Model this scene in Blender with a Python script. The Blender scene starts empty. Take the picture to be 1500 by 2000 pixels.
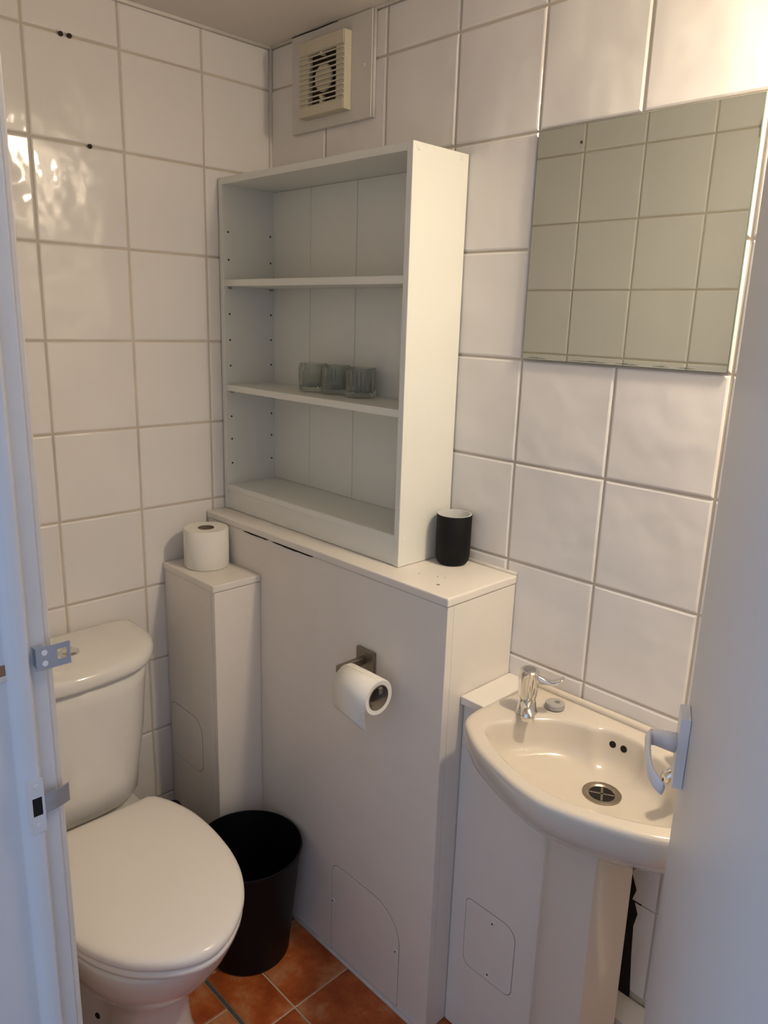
import bpy, bmesh, math, random
from mathutils import Vector, Matrix
random.seed(7)
S = bpy.context.scene
COL = S.collection
PI = math.pi

# ------------------------------------------------------------------ camera
def look_axes(az, el, roll):
    d = Vector((math.cos(el)*math.cos(az), math.cos(el)*math.sin(az), math.sin(el)))
    r = d.cross(Vector((0, 0, 1))).normalized()
    u = r.cross(d)
    c, s = math.cos(roll), math.sin(roll)
    return c*r + s*u, -s*r + c*u, d
r_, u_, d_ = look_axes(math.radians(135.48465), math.radians(-14.32743), math.radians(1.78851))
cam_data = bpy.data.cameras.new('camera')
cam_data.sensor_fit = 'VERTICAL'
cam_data.sensor_height = 24.0
cam_data.lens = 1480.089/2000*24.0
cam_data.clip_start = 0.02
cam = bpy.data.objects.new('camera', cam_data)
COL.objects.link(cam)
m = Matrix((( r_.x, u_.x, -d_.x, 1.694887), (r_.y, u_.y, -d_.y, -1.228831), (r_.z, u_.z, -d_.z, 1.520101), (0, 0, 0, 1)))
cam.matrix_world = m
S.camera = cam

# ------------------------------------------------------------------ world: cool daylight of the hall behind the camera
w = bpy.data.worlds.new('daylight'); S.world = w; w.use_nodes = True
bg = w.node_tree.nodes['Background']
bg.inputs[0].default_value = (0.58, 0.72, 1.0, 1)
bg.inputs[1].default_value = 0.46

vs = S.view_settings
vs.view_transform = 'Standard'; vs.look = 'None'; vs.gamma = 1.0; vs.use_curve_mapping = False
vs.exposure = 0.95
LAMP_POS = (1.48, -0.12, 2.04)
LAMP_POWER = 3.3
LAMP_DOWN = 2.9
LAMP_COLOR = (1.0, 0.84, 0.63)

# ------------------------------------------------------------------ materials
def mat(name, color, rough=0.5, metal=0.0, bump=None, vary=0.0, vary_scale=6.0, coat=0.0, spec=0.5, trans=0.0, ior=1.45):
    ma = bpy.data.materials.new(name); ma.use_nodes = True
    nt = ma.node_tree; b = nt.nodes['Principled BSDF']
    b.inputs['Base Color'].default_value = (*color, 1)
    b.inputs['Roughness'].default_value = rough
    b.inputs['Metallic'].default_value = metal
    b.inputs['Specular IOR Level'].default_value = spec
    b.inputs['IOR'].default_value = ior
    if trans: b.inputs['Transmission Weight'].default_value = trans
    if coat: b.inputs['Coat Weight'].default_value = coat; b.inputs['Coat Roughness'].default_value = 0.05
    geo = nt.nodes.new('ShaderNodeNewGeometry')
    if vary:
        n = nt.nodes.new('ShaderNodeTexNoise'); n.inputs['Scale'].default_value = vary_scale; n.inputs['Detail'].default_value = 4
        nt.links.new(geo.outputs['Position'], n.inputs['Vector'])
        mx = nt.nodes.new('ShaderNodeMix'); mx.data_type = 'RGBA'
        mx.inputs[6].default_value = (*[max(0, c*(1-vary)) for c in color], 1)
        mx.inputs[7].default_value = (*[min(1, c*(1+vary)) for c in color], 1)
        nt.links.new(n.outputs['Fac'], mx.inputs[0]); nt.links.new(mx.outputs[2], b.inputs['Base Color'])
    if bump:
        last = None
        for sc, st, dist in bump:
            n = nt.nodes.new('ShaderNodeTexNoise'); n.inputs['Scale'].default_value = sc; n.inputs['Detail'].default_value = 2
            nt.links.new(geo.outputs['Position'], n.inputs['Vector'])
            bp = nt.nodes.new('ShaderNodeBump'); bp.inputs['Strength'].default_value = st; bp.inputs['Distance'].default_value = dist
            nt.links.new(n.outputs['Fac'], bp.inputs['Height'])
            if last: nt.links.new(last.outputs[0], bp.inputs['Normal'])
            last = bp
        nt.links.new(last.outputs[0], b.inputs['Normal'])
    return ma

M = {}
M['tile'] = mat('glazed_white_tile', (0.82, 0.79, 0.755), 0.07, bump=[(8.0, 1.0, 0.0075), (40, 0.10, 0.001)], vary=0.02)
M['grout'] = mat('wall_grout', (0.60, 0.53, 0.43), 0.9, vary=0.25, vary_scale=9)
M['ceiling'] = mat('ceiling_paint', (0.76, 0.70, 0.63), 0.7, bump=[(60, 0.1, 0.002)])
M['paint'] = mat('white_gloss_paint', (0.82, 0.77, 0.70), 0.38, bump=[(14, 0.25, 0.006), (90, 0.12, 0.001)], vary=0.04, vary_scale=12)
M['shelf'] = mat('white_melamine', (0.80, 0.80, 0.73), 0.35, vary=0.01)
M['doorpaint'] = mat('door_satin_paint', (0.70, 0.69, 0.70), 0.45, bump=[(70, 0.08, 0.001)])
M['frame'] = mat('door_frame_gloss_paint', (0.70, 0.70, 0.72), 0.25, bump=[(25, 0.25, 0.004)], vary=0.05, vary_scale=14)
M['cream'] = mat('warm_tinted_paint', (0.75, 0.68, 0.58), 0.5, vary=0.08, vary_scale=30)  # cream tint holds the lamp's warm light on the architrave edge
M['ceramic'] = mat('white_ceramic', (0.84, 0.81, 0.75), 0.08, coat=0.3)
M['seat'] = mat('white_seat_plastic', (0.95, 0.89, 0.82), 0.22)
M['sink'] = mat('ivory_ceramic', (0.70, 0.635, 0.54), 0.08, coat=0.3)
M['chrome'] = mat('chrome', (0.75, 0.74, 0.72), 0.10, metal=1.0)
M['steel'] = mat('brushed_steel', (0.46, 0.44, 0.41), 0.35, metal=1.0)
M['zinc'] = mat('dull_zinc', (0.60, 0.62, 0.66), 0.35, metal=0.9, vary=0.15, vary_scale=60)
M['nickel'] = mat('satin_nickel', (0.30, 0.26, 0.21), 0.38, metal=0.85)
M['brass'] = mat('tarnished_drain', (0.36, 0.31, 0.24), 0.28, metal=0.9)
M['dark'] = mat('dark_cavity', (0.012, 0.010, 0.009), 0.9)
M['mould'] = mat('dark_sealant', (0.20, 0.18, 0.16), 0.8)
M['black'] = mat('black_plastic', (0.004, 0.004, 0.005), 0.45, spec=0.25)
M['blackmatte'] = mat('black_matte', (0.005, 0.005, 0.006), 0.6, spec=0.25)
M['liner'] = mat('cup_white_inside', (0.66, 0.66, 0.64), 0.3)
M['paper'] = mat('tissue_paper', (0.86, 0.83, 0.76), 0.95, bump=[(250, 0.35, 0.001)])
M['card'] = mat('grey_card_core', (0.22, 0.18, 0.14), 0.9)
M['fan'] = mat('aged_cream_plastic', (0.66, 0.60, 0.46), 0.4)
M['fanboard'] = mat('fan_board_paint', (0.70, 0.67, 0.62), 0.45, bump=[(30, 0.2, 0.003)])
M['fandark'] = mat('fan_interior', (0.03, 0.022, 0.017), 0.8)
M['rust'] = mat('rusty_screw', (0.055, 0.035, 0.022), 0.8)
M['mirror'] = mat('mirror_silvering', (0.76, 0.82, 0.795), 0.0, metal=1.0)
M['mirroredge'] = mat('mirror_glass_edge', (0.10, 0.13, 0.11), 0.2)
M['plug'] = mat('grey_rubber', (0.42, 0.40, 0.38), 0.7)
M['whitegloss'] = mat('white_coated_metal', (0.82, 0.80, 0.80), 0.28)
M['caulk'] = mat('white_sealant', (0.62, 0.58, 0.53), 0.6, vary=0.15, vary_scale=40)
M['wood'] = mat('bare_wood', (0.30, 0.17, 0.10), 0.8)
M['hallfloor'] = mat('hall_carpet', (0.30, 0.28, 0.27), 0.95)
M['bulb'] = mat('opal_glass', (0.9, 0.85, 0.75), 0.4)
nt = M['bulb'].node_tree; b = nt.nodes['Principled BSDF']
b.inputs['Emission Color'].default_value = (*LAMP_COLOR, 1); b.inputs['Emission Strength'].default_value = 14

# smoked ribbed glass
def glass_mat():
    ma = mat('grey_green_glass', (0.80, 0.83, 0.78), 0.05, trans=0.95, ior=1.42)
    return ma
M['glass'] = glass_mat()

# terracotta floor tile
def terracotta():
    ma = bpy.data.materials.new('terracotta_tile'); ma.use_nodes = True
    nt = ma.node_tree; b = nt.nodes['Principled BSDF']
    geo = nt.nodes.new('ShaderNodeNewGeometry')
    n = nt.nodes.new('ShaderNodeTexNoise'); n.inputs['Scale'].default_value = 11; n.inputs['Detail'].default_value = 6; n.inputs['Roughness'].default_value = 0.65
    oi = nt.nodes.new('ShaderNodeObjectInfo')
    vm = nt.nodes.new('ShaderNodeVectorMath'); vm.operation = 'ADD'
    cx = nt.nodes.new('ShaderNodeCombineXYZ'); mm = nt.nodes.new('ShaderNodeMath'); mm.operation = 'MULTIPLY'; mm.inputs[1].default_value = 9
    nt.links.new(oi.outputs['Random'], mm.inputs[0]); nt.links.new(mm.outputs[0], cx.inputs[0]); nt.links.new(mm.outputs[0], cx.inputs[2])
    nt.links.new(geo.outputs['Position'], vm.inputs[0]); nt.links.new(cx.outputs[0], vm.inputs[1])
    nt.links.new(vm.outputs[0], n.inputs['Vector'])
    cr = nt.nodes.new('ShaderNodeValToRGB')
    cr.color_ramp.elements[0].position = 0.36; cr.color_ramp.elements[0].color = (0.33, 0.062, 0.012, 1)
    cr.color_ramp.elements[1].position = 0.72; cr.color_ramp.elements[1].color = (0.62, 0.32, 0.15, 1)
    e = cr.color_ramp.elements.new(0.52); e.color = (0.48, 0.115, 0.024, 1)
    nt.links.new(n.outputs['Fac'], cr.inputs[0]); nt.links.new(cr.outputs[0], b.inputs['Base Color'])
    b.inputs['Roughness'].default_value = 0.46
    bp = nt.nodes.new('ShaderNodeBump'); bp.inputs['Strength'].default_value = 0.2; bp.inputs['Distance'].default_value = 0.003
    nt.links.new(n.outputs['Fac'], bp.inputs['Height']); nt.links.new(bp.outputs[0], b.inputs['Normal'])
    return ma
M['terracotta'] = terracotta()
M['floorgrout'] = mat('floor_grout', (0.66, 0.54, 0.40), 0.9, vary=0.2, vary_scale=30)
M['cement'] = mat('dark_cement', (0.10, 0.09, 0.08), 0.9, vary=0.4, vary_scale=60)

# ------------------------------------------------------------------ helpers
def link(name, me, material, parent=None, smooth=False):
    if material: me.materials.append(M[material])
    o = bpy.data.objects.new(name, me); COL.objects.link(o)
    if parent: o.parent = parent
    if smooth:
        for p in me.polygons: p.use_smooth = True
    return o
def obj(name, bm, material, parent=None, smooth=False, auto=None):
    me = bpy.data.meshes.new(name)
    bmesh.ops.recalc_face_normals(bm, faces=bm.faces)
    bm.to_mesh(me); bm.free()
    o = link(name, me, material, parent, smooth or auto is not None)
    if auto is not None: me.set_sharp_from_angle(angle=math.radians(auto))
    return o
def tag(o, label, cat, group=None):
    o['label'] = label; o['category'] = cat
    if group: o['group'] = group
    return o
def thing(name, label, cat, loc=(0, 0, 0), rotz=0, group=None):
    o = bpy.data.objects.new(name, None); COL.objects.link(o); o.empty_display_size = 0.05
    o.location = loc; o.rotation_euler = (0, 0, rotz)
    return tag(o, label, cat, group)
def struct(o):
    o['kind'] = 'structure'; return o
def B(bm, x0, x1, y0, y1, z0, z1, bev=0.0, seg=2):
    vs = [bm.verts.new((x, y, z)) for z in (z0, z1) for y in (y0, y1) for x in (x0, x1)]
    fs = [(0,2,3,1), (4,5,7,6), (0,1,5,4), (2,6,7,3), (0,4,6,2), (1,3,7,5)]
    faces = [bm.faces.new([vs[i] for i in f]) for f in fs]
    if bev:
        es = list({e for f in faces for e in f.edges})
        bmesh.ops.bevel(bm, geom=es, offset=bev, segments=seg, affect='EDGES', profile=0.5)
    return bm
def box(name, x0, x1, y0, y1, z0, z1, material, parent=None, bev=0.002, seg=2):
    return obj(name, B(bmesh.new(), x0, x1, y0, y1, z0, z1, bev, seg), material, parent)
def loft(bm, rings, cap0=True, cap1=True, close=True):
    prev = None; first = None
    for ring in rings:
        vs = [bm.verts.new(p) for p in ring]
        if prev:
            n = len(vs)
            for i in range(n if close else n-1):
                j = (i+1) % n
                bm.faces.new((prev[i], prev[j], vs[j], vs[i]))
        else: first = vs
        prev = vs
    if cap0: bm.faces.new(list(reversed(first)))
    if cap1: bm.faces.new(prev)
    return bm
def circ(cx, cy, r, z, n=48, a0=0.0):
    return [(cx + r*math.cos(a0+2*PI*i/n), cy + r*math.sin(a0+2*PI*i/n), z) for i in range(n)]
def lathe(bm, prof, n=48, cx=0, cy=0, cap0=True, cap1=True):
    return loft(bm, [circ(cx, cy, r, z, n) for r, z in prof], cap0, cap1)
def xform(bm, mtx):
    bmesh.ops.transform(bm, matrix=mtx, verts=bm.verts); return bm
def catmull(pts, k=8):
    out = []; n = len(pts)
    for i in range(n):
        p0, p1, p2, p3 = [Vector(pts[(i+j-1) % n]) for j in range(4)]
        for s in range(k):
            t = s/k
            out.append(0.5*((2*p1) + (-p0+p2)*t + (2*p0-5*p1+4*p2-p3)*t*t + (-p0+3*p1-3*p2+p3)*t*t*t))
    return out
def polar(pts, c, n=96):
    """resample a star-shaped closed outline at even angles about c"""
    out = []
    m_ = len(pts)
    for i in range(n):
        a = 2*PI*i/n; d = Vector((math.cos(a), math.sin(a)))
        best = None
        for j in range(m_):
            p, q = Vector(pts[j])-Vector(c), Vector(pts[(j+1) % m_])-Vector(c)
            e = q-p; den = d.x*e.y - d.y*e.x
            if abs(den) < 1e-12: continue
            t = (p.x*e.y - p.y*e.x)/den; s = (p.x*d.y - p.y*d.x)/den
            if t > 0 and -1e-6 <= s <= 1+1e-6 and (best is None or t > best): best = t
        out.append(Vector(c)+d*best)
    return out
def tube(bm, path, rad, n=12, cap=True):
    path = [Vector(p) for p in path]; rings = []
    up = Vector((0, 0, 1))
    for i, p in enumerate(path):
        t = (path[min(i+1, len(path)-1)] - path[max(i-1, 0)]).normalized()
        a = t.cross(up)
        if a.length < 1e-3: a = t.cross(Vector((1, 0, 0)))
        a.normalize(); b2 = a.cross(t).normalized()
        r = rad[i] if isinstance(rad, (list, tuple)) else rad
        ra, rb = r if isinstance(r, (list, tuple)) else (r, r)
        rings.append([p + a*math.cos(2*PI*k/n)*ra + b2*math.sin(2*PI*k/n)*rb for k in range(n)])
    return loft(bm, rings, cap, cap)
def rrect(x0, x1, z0, z1, r, n=6):
    """rounded rectangle, r = 4 radii (bl, br, tr, tl)"""
    out = []
    for (cx, cz, a0), rr in zip(((x0, z0, PI), (x1, z0, 1.5*PI), (x1, z1, 0), (x0, z1, .5*PI)), r):
        sx = 1 if cx == x0 else -1; sz = 1 if cz == z0 else -1
        for i in range(n+1):
            a = a0 + (PI/2)*i/n
            out.append((cx+sx*rr+rr*math.cos(a), cz+sz*rr+rr*math.sin(a)))
    return out

CEIL = 2.151
R1 = 2.056; RP = 0.2016
DW = -0.946                       # inner face of the doorway wall
XE = 1.95                         # far end of the room
JL, JR = 0.90, 1.66               # doorway

# ------------------------------------------------------------------ setting
fl = struct(box('floor', -0.02, XE+0.02, DW-0.16, 0.02, -0.06, -0.0025, 'floorgrout', bev=0))
def slab_tile(parent, x0, x1, y0, y1):
    w_, h_ = x1-x0, y1-y0
    bm = bmesh.new(); g = 0.0022; bv = 0.0015
    r0 = [(g, g, -0.008), (w_-g, g, -0.008), (w_-g, h_-g, -0.008), (g, h_-g, -0.008)]
    r1 = [(x, y, -0.0012) for x, y, z in r0]
    r2 = [(g+bv, g+bv, 0), (w_-g-bv, g+bv, 0), (w_-g-bv, h_-g-bv, 0), (g+bv, h_-g-bv, 0)]
    loft(bm, [r0, r1, r2], cap0=False)
    o = obj('tile', bm, 'terracotta', parent)
    o.location = (x0, y0, 0); return o
P = 0.205
def row(y0, y1, xoff):
    k = math.floor((0-xoff)/P)
    x = xoff + k*P
    while x < XE:
        a, b_ = max(x, 0), min(x+P, XE)
        if b_-a > 0.01: slab_tile(fl, a, b_, y0, y1)
        x += P
row(-0.170, 0.0, 0.383); row(-0.375, -0.170, 0.383); row(-0.482, -0.375, 0.383)
row(-0.694, -0.489, 0.489); row(-0.899, -0.694, 0.489); row(-1.10, -0.899, 0.489)
bm = B(bmesh.new(), 0.0, XE, -0.4895, -0.4815, -0.006, -0.0008); obj('cement_joint', bm, 'cement', fl)

ce = struct(box('ceiling', -0.02, XE+0.02, DW-0.12, 0.02, CEIL, CEIL+0.05, 'ceiling', bev=0))

_cache = {}
def tile_mesh(w_, h_):
    key = (round(w_, 4), round(h_, 4))
    if key in _cache: return _cache[key]
    g = 0.0021
    bm = bmesh.new(); a, b_ = w_-2*g, h_-2*g
    rings = []
    for ins, d in ((0, -0.008), (0, -0.0030), (0.0012, -0.0011), (0.0040, 0)):
        rings.append([(ins, ins, d), (a-ins, ins, d), (a-ins, b_-ins, d), (ins, b_-ins, d)])
    loft(bm, rings, cap0=False)
    me = bpy.data.meshes.new('tile'); bmesh.ops.recalc_face_normals(bm, faces=bm.faces); bm.to_mesh(me); bm.free()
    me.materials.append(M['tile']); _cache[key] = me
    return me
def wall_tiles(wall, origin, ux, n, cols, rows, skip=lambda u0, u1, z0, z1: False):
    """cols = u boundaries, rows = z boundaries (descending); local frame u, z, n (outwards)"""
    ux = Vector(ux); n = Vector(n)
    for i in range(len(cols)-1):
        for j in range(len(rows)-1):
            u0, u1, z1, z0 = cols[i], cols[i+1], rows[j], rows[j+1]
            if u1-u0 < 0.012 or z1-z0 < 0.012 or skip(u0, u1, z0, z1): continue
            o = bpy.data.objects.new('tile', tile_mesh(u1-u0, z1-z0)); COL.objects.link(o)
            o.parent = wall
            tilt = Matrix.Rotation(random.gauss(0, 0.0022), 3, 'X') @ Matrix.Rotation(random.gauss(0, 0.0022), 3, 'Y')
            rot = Matrix((ux, Vector((0, 0, 1)), n)).transposed() @ tilt
            p = Vector(origin) + ux*(u0+0.0021) + Vector((0, 0, z0+0.0021)) - n*abs(random.gauss(0, 0.0003))
            o.matrix_world = Matrix.Translation(p) @ rot.to_4x4()
rows = [CEIL-0.002] + [R1-k*RP for k in range(0, 11)] + [0.0]

wl = struct(box('wall_left', -0.06, -0.0035, DW-0.1, 0.05, 0, CEIL, 'grout', bev=0))
colsL = [0.0015, 0.1925, 0.3925, 0.5925, 0.7925, 0.944]      # distance along -y
def skipL(u0, u1, z0, z1):
    return u1 < 0.2 and z1 < 1.0                              # hidden inside the boxed-in corner
# facing +x: u runs to -y, so u x z = n must be right handed
def tiles_left():
    cols = [-c for c in reversed(colsL)]                      # use u = +y
    wall_tiles(wl, (0, 0, 0), (0, 1, 0), (1, 0, 0), cols, rows, lambda a, b_, z0, z1: a > -0.2 and z1 < 1.0)
tiles_left()

wr = struct(box('wall_right', -0.06, XE+0.06, 0.0035, 0.06, 0, CEIL, 'grout', bev=0))
colsR = [0.0015] + [0.2112+0.2*k for k in range(0, 9)] + [XE-0.002]
def skipR(a, b_, z0, z1):
    # u = -x frame; a, b_ negative. hidden behind the boxing, or the smashed tiles under the sink
    x0, x1 = -b_, -a
    if x1 < 0.85 and z1 < 1.0: return True
    if 1.0 < x0 < 1.05 and z1 < 0.66: return True
    if x1 < 1.05 and z1 < 0.66: return True
    return False
wall_tiles(wr, (0, 0, 0), (-1, 0, 0), (0, -1, 0), [-c for c in reversed(colsR)], rows, skipR)
# smashed tiles beside the pedestal: what is left of two tiles, with a broken left edge, in front of a dark hollow
def broken_tile(pts):
    bm = bmesh.new()
    loft(bm, [[(x, 0.008, z) for x, z in pts], [(x, 0.002, z) for x, z in pts], [(x+(0.002 if i < 2 else 0), 0.0, z) for i, (x, z) in enumerate(pts)]], cap0=True)
    o = obj('broken_tile', bm, 'tile', wr); return o
broken_tile([(1.2092, 0.4455), (1.2092, 0.60), (1.203, 0.632), (1.182, 0.632), (1.172, 0.595), (1.163, 0.56), (1.158, 0.50), (1.170, 0.47), (1.164, 0.4455)])
broken_tile([(1.2092, 0.2435), (1.2092, 0.4415), (1.170, 0.4415), (1.178, 0.42), (1.173, 0.39), (1.176, 0.33), (1.180, 0.28), (1.183, 0.2435)])
box('hollow', 1.0, 1.182, 0.0005, 0.0036, 0.18, 0.65, 'dark', wr, bev=0)

# doorway wall (opposite the mirror), in three pieces around the doorway
bm = bmesh.new()
B(bm, -0.06, JL-0.03, DW-0.11, DW-0.0035, 0, CEIL)
B(bm, JR+0.03, XE+0.06, DW-0.11, DW-0.0035, 0, CEIL)
B(bm, JL-0.03, JR+0.03, DW-0.11, DW-0.0035, 2.03, CEIL)
wn = struct(obj('wall_near', bm, 'grout'))
zN = [CEIL-0.002] + [R1-0.0285-k*RP for k in range(0, 11)] + [0.0]
wall_tiles(wn, (0, DW, 0), (1, 0, 0), (0, 1, 0), [0.0015, 0.111, 0.311, 0.511, 0.711, 0.845], zN)
wall_tiles(wn, (0, DW, 0), (1, 0, 0), (0, 1, 0), [1.72, 1.911], zN)
ws = struct(box('wall_side', XE, XE+0.06, DW-0.1, 0.06, 0, CEIL, 'grout', bev=0))
wall_tiles(ws, (XE-0.0035, 0, 0), (0, -1, 0), (-1, 0, 0), [0.0015, 0.19, 0.39, 0.59, 0.79, 0.944], rows)
for nm, path in (('sealant_bead', [(0.001, -0.001, 0.91), (0.001, -0.001, 1.5), (0.001, -0.001, CEIL-0.004)]), ('sealant_bead', [(0.002, 0.0, CEIL-0.001), (0.002, -0.5, CEIL-0.001), (0.002, DW, CEIL-0.001)])):
    obj(nm, tube(bmesh.new(), path, 0.0055, 8), 'paint', wl, True)
obj('sealant_bead', tube(bmesh.new(), [(0.0, -0.002, CEIL-0.001), (0.9, -0.002, CEIL-0.001), (XE, -0.002, CEIL-0.001)], 0.0045, 8), 'paint', wr, True)
# hall outside
hf = struct(box('floor_hall', -1.5, 3.5, -4.0, DW-0.161, -0.06, -0.004, 'hallfloor', bev=0))

# door lining (frame)
fr = struct(bpy.data.objects.new('trim_1', None)); COL.objects.link(fr)
# left jamb: lining, rounded stop, room-side lipping with lamp warmth in its colour
bm = bmesh.new()
prof = [(JL-0.03, DW-0.11), (JL, DW-0.11), (JL, -0.9990), (JL+0.004, -0.9975), (JL+0.0095, -0.992), (JL+0.012, -0.986), (JL+0.012, -0.979),
        (JL+0.009, -0.9755), (JL, -0.9740), (JL, -0.9575), (JL-0.004, -0.9545), (JL-0.03, -0.9545)]
loft(bm, [[(x, y, z) for x, y in prof] for z in (0, 2.0)])
obj('jamb', bm, 'frame', fr, auto=40)
bm = B(bmesh.new(), JL-0.07, JL-0.0030, -0.9560, -0.9485, 0, 2.045, 0.0020, 2); obj('architrave', bm, 'cream', fr)
bm = B(bmesh.new(), JR, JR+0.03, DW-0.11, -0.9545, 0, 2.0, 0.002); obj('jamb', bm, 'frame', fr)
bm = B(bmesh.new(), JL-0.03, JR+0.03, DW-0.11, -0.9545, 2.0, 2.03, 0.002); obj('head', bm, 'frame', fr)
bm = B(bmesh.new(), JR+0.002, JR+0.06, -0.9545, -0.938, 0, 2.045, 0.0025, 2); obj('architrave', bm, 'cream', fr)
bm = B(bmesh.new(), JL-0.07, JR+0.06, -0.9545, -0.938, 2.0, 2.045, 0.0025, 2); obj('architrave', bm, 'cream', fr)
# chipped notch in the lining
bm = B(bmesh.new(), JL-0.004, JL+0.0008, -1.012, -0.9955, 1.143, 1.156, 0.001, 1); obj('chipped_notch', bm, 'wood', fr)
bm = B(bmesh.new(), JL-0.002, JL+0.0022, -1.012, -0.993, 1.137, 1.1435, 0.001, 1); obj('paint_chip', bm, 'cream', fr)

# ------------------------------------------------------------------ boxed-in pipes
YF = -0.2114; XB = 0.838; ZL = 1.020
def hatch(parent, pts, yface, screws, matn='paint'):
    """cut-out access panel, a hair proud of its board inside a thin dark saw cut"""
    cx = sum(p[0] for p in pts)/len(pts); cz = sum(p[1] for p in pts)/len(pts)
    def sc(off):
        out = []
        for x, z in pts:
            d = Vector((x-cx, z-cz)); l = d.length
            out.append((cx+d.x*(l+off)/l, cz+d.y*(l+off)/l))
        return out
    bm = bmesh.new()
    a = sc(0.0014)
    loft(bm, [[(x, yface+0.001, z) for x, z in a], [(x, yface-0.0003, z) for x, z in a]])
    obj('saw_cut', bm, 'mould', parent)
    bm = bmesh.new()
    loft(bm, [[(x, yface+0.001, z) for x, z in pts], [(x, yface-0.0005, z) for x, z in pts], [(x, yface-0.0012, z) for x, z in sc(-0.0012)]])
    h = obj('access_hatch', bm, matn, parent)
    for sx, sz in screws:
        bm = lathe(bmesh.new(), [(0.0065, 0), (0.0065, 0.001), (0.0045, 0.002)], 14)
        xform(bm, Matrix.Translation((sx, yface-0.0010, sz)) @ Matrix.Rotation(PI/2, 4, 'X'))
        s = obj('screw', bm, matn, h)
        bm = lathe(bmesh.new(), [(0.0022, 0), (0.0022, 0.0004)], 10)
        xform(bm, Matrix.Translation((sx-0.0015, yface-0.0029, sz-0.0015)) @ Matrix.Rotation(PI/2, 4, 'X'))
        obj('screw_recess', bm, 'rust', h)
t = thing('pipe_boxing', 'wide white painted pipe boxing below the shelf unit, with a ledge on top', 'boxing', (0, 0, 0))
box('front_panel', 0.002, XB, YF, YF+0.018, 0.004, ZL-0.019, 'paint', t, 0.0015)
box('side_panel', XB-0.018, XB-0.0005, YF+0.0185, -0.001, 0.004, ZL-0.019, 'paint', t, 0.0015)
box('ledge', 0.002, XB+0.002, YF-0.003, -0.0005, ZL-0.018, ZL, 'paint', t, 0.003)
obj('sealant_bead', tube(bmesh.new(), [(0.66, -0.001, ZL+0.001), (0.75, -0.001, ZL+0.001), (XB, -0.001, ZL+0.001)], 0.005, 8), 'caulk', t, True)
# cracked joint below the ledge and paint knocks on it
bm = bmesh.new()
for x0, x1 in ((0.17, 0.27), (0.29, 0.44)):
    k = 12; up = []; lo = []
    for i in range(k+1):
        x = x0+(x1-x0)*i/k; zc = ZL-0.0192+random.uniform(-0.0006, 0.0006); th = 0.0011*math.sin(PI*i/k)+0.0002
        up.append((x, zc+th)); lo.append((x, zc-th))
    ring = up+lo[::-1]
    loft(bm, [[(x, YF+0.001, z) for x, z in ring], [(x, YF-0.0034, z) for x, z in ring]])
obj('crack', bm, 'dark', t)
for x, y, rr in ((0.775, -0.170, 0.0045), (0.705, -0.150, 0.002), (0.742, -0.135, 0.0022), (0.755, -0.128, 0.0018)):
    bm = lathe(bmesh.new(), [(rr, ZL-0.001), (rr*0.8, ZL+0.0003)], 9, x, y); obj('paint_chip', bm, 'wood' if rr > .003 else 'mould', t)
hatch(t, rrect(0.522, 0.750, 0.012, 0.255, (0.004, 0.004, 0.085, 0.022), 10), YF, ((0.5285, 0.153), (0.7425, 0.158)))

t = thing('pipe_boxing', 'narrow white pipe boxing with a toilet roll on top, right of the cistern', 'boxing', (0, 0, 0))
XP, YP, ZP = 0.236, -0.342, 0.905
box('front_panel', 0.002, XP-0.0155, YP, YP+0.015, 0.004, ZP-0.019, 'paint', t, 0.0015)
box('side_panel', XP-0.015, XP, YP+0.001, YF-0.0005, 0.004, ZP-0.019, 'paint', t, 0.0015)
box('top_board', 0.0015, XP+0.002, YP-0.003, YF-0.0005, ZP-0.018, ZP, 'paint', t, 0.003)
hatch(t, rrect(0.010, 0.163, 0.372, 0.522, (0.02, 0.028, 0.045, 0.02), 8), YP, ())

t = thing('pipe_boxing', 'low white pipe boxing tucked under the left end of the sink', 'boxing', (0, 0, 0))
YS = -0.147
box('front_panel', XB+0.001, 1.086, YS, YS+0.015, 0.004, 0.69, 'paint', t, 0.0015)
box('front_panel', XB+0.001, 0.905, YS, YS+0.015, 0.6905, 0.785, 'paint', t, 0.001)
box('end_panel', 1.071, 1.086, YS+0.0155, -0.0005, 0.004, 0.69, 'paint', t, 0.0015)
box('top_board', XB+0.001, 0.897, YS-0.012, -0.0005, 0.7855, 0.803, 'paint', t, 0.002)
hatch(t, rrect(0.8785, 1.004, 0.188, 0.352, (0.022, 0.018, 0.030, 0.012), 8), YS, ((0.950, 0.334), (0.947, 0.206)))
t = thing('pipe_boxing', 'low white pipe boxing along the wall behind the pedestal, by the floor', 'boxing', (1.5, -0.03, 0))
box('front_panel', 1.092-1.5, XE-1.52, -0.030, -0.016, 0.003, 0.212, 'paint', t, 0.002)
box('top_board', 1.092-1.5, XE-1.52, -0.032, 0.0295, 0.2125, 0.228, 'paint', t, 0.003)

tr = struct(obj('trim_2', tube(bmesh.new(), [(XP, YF-0.002, 0.003), (0.5, YF-0.002, 0.003), (XB, YF-0.002, 0.003)], 0.0055, 8), 'caulk', None, True))

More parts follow.
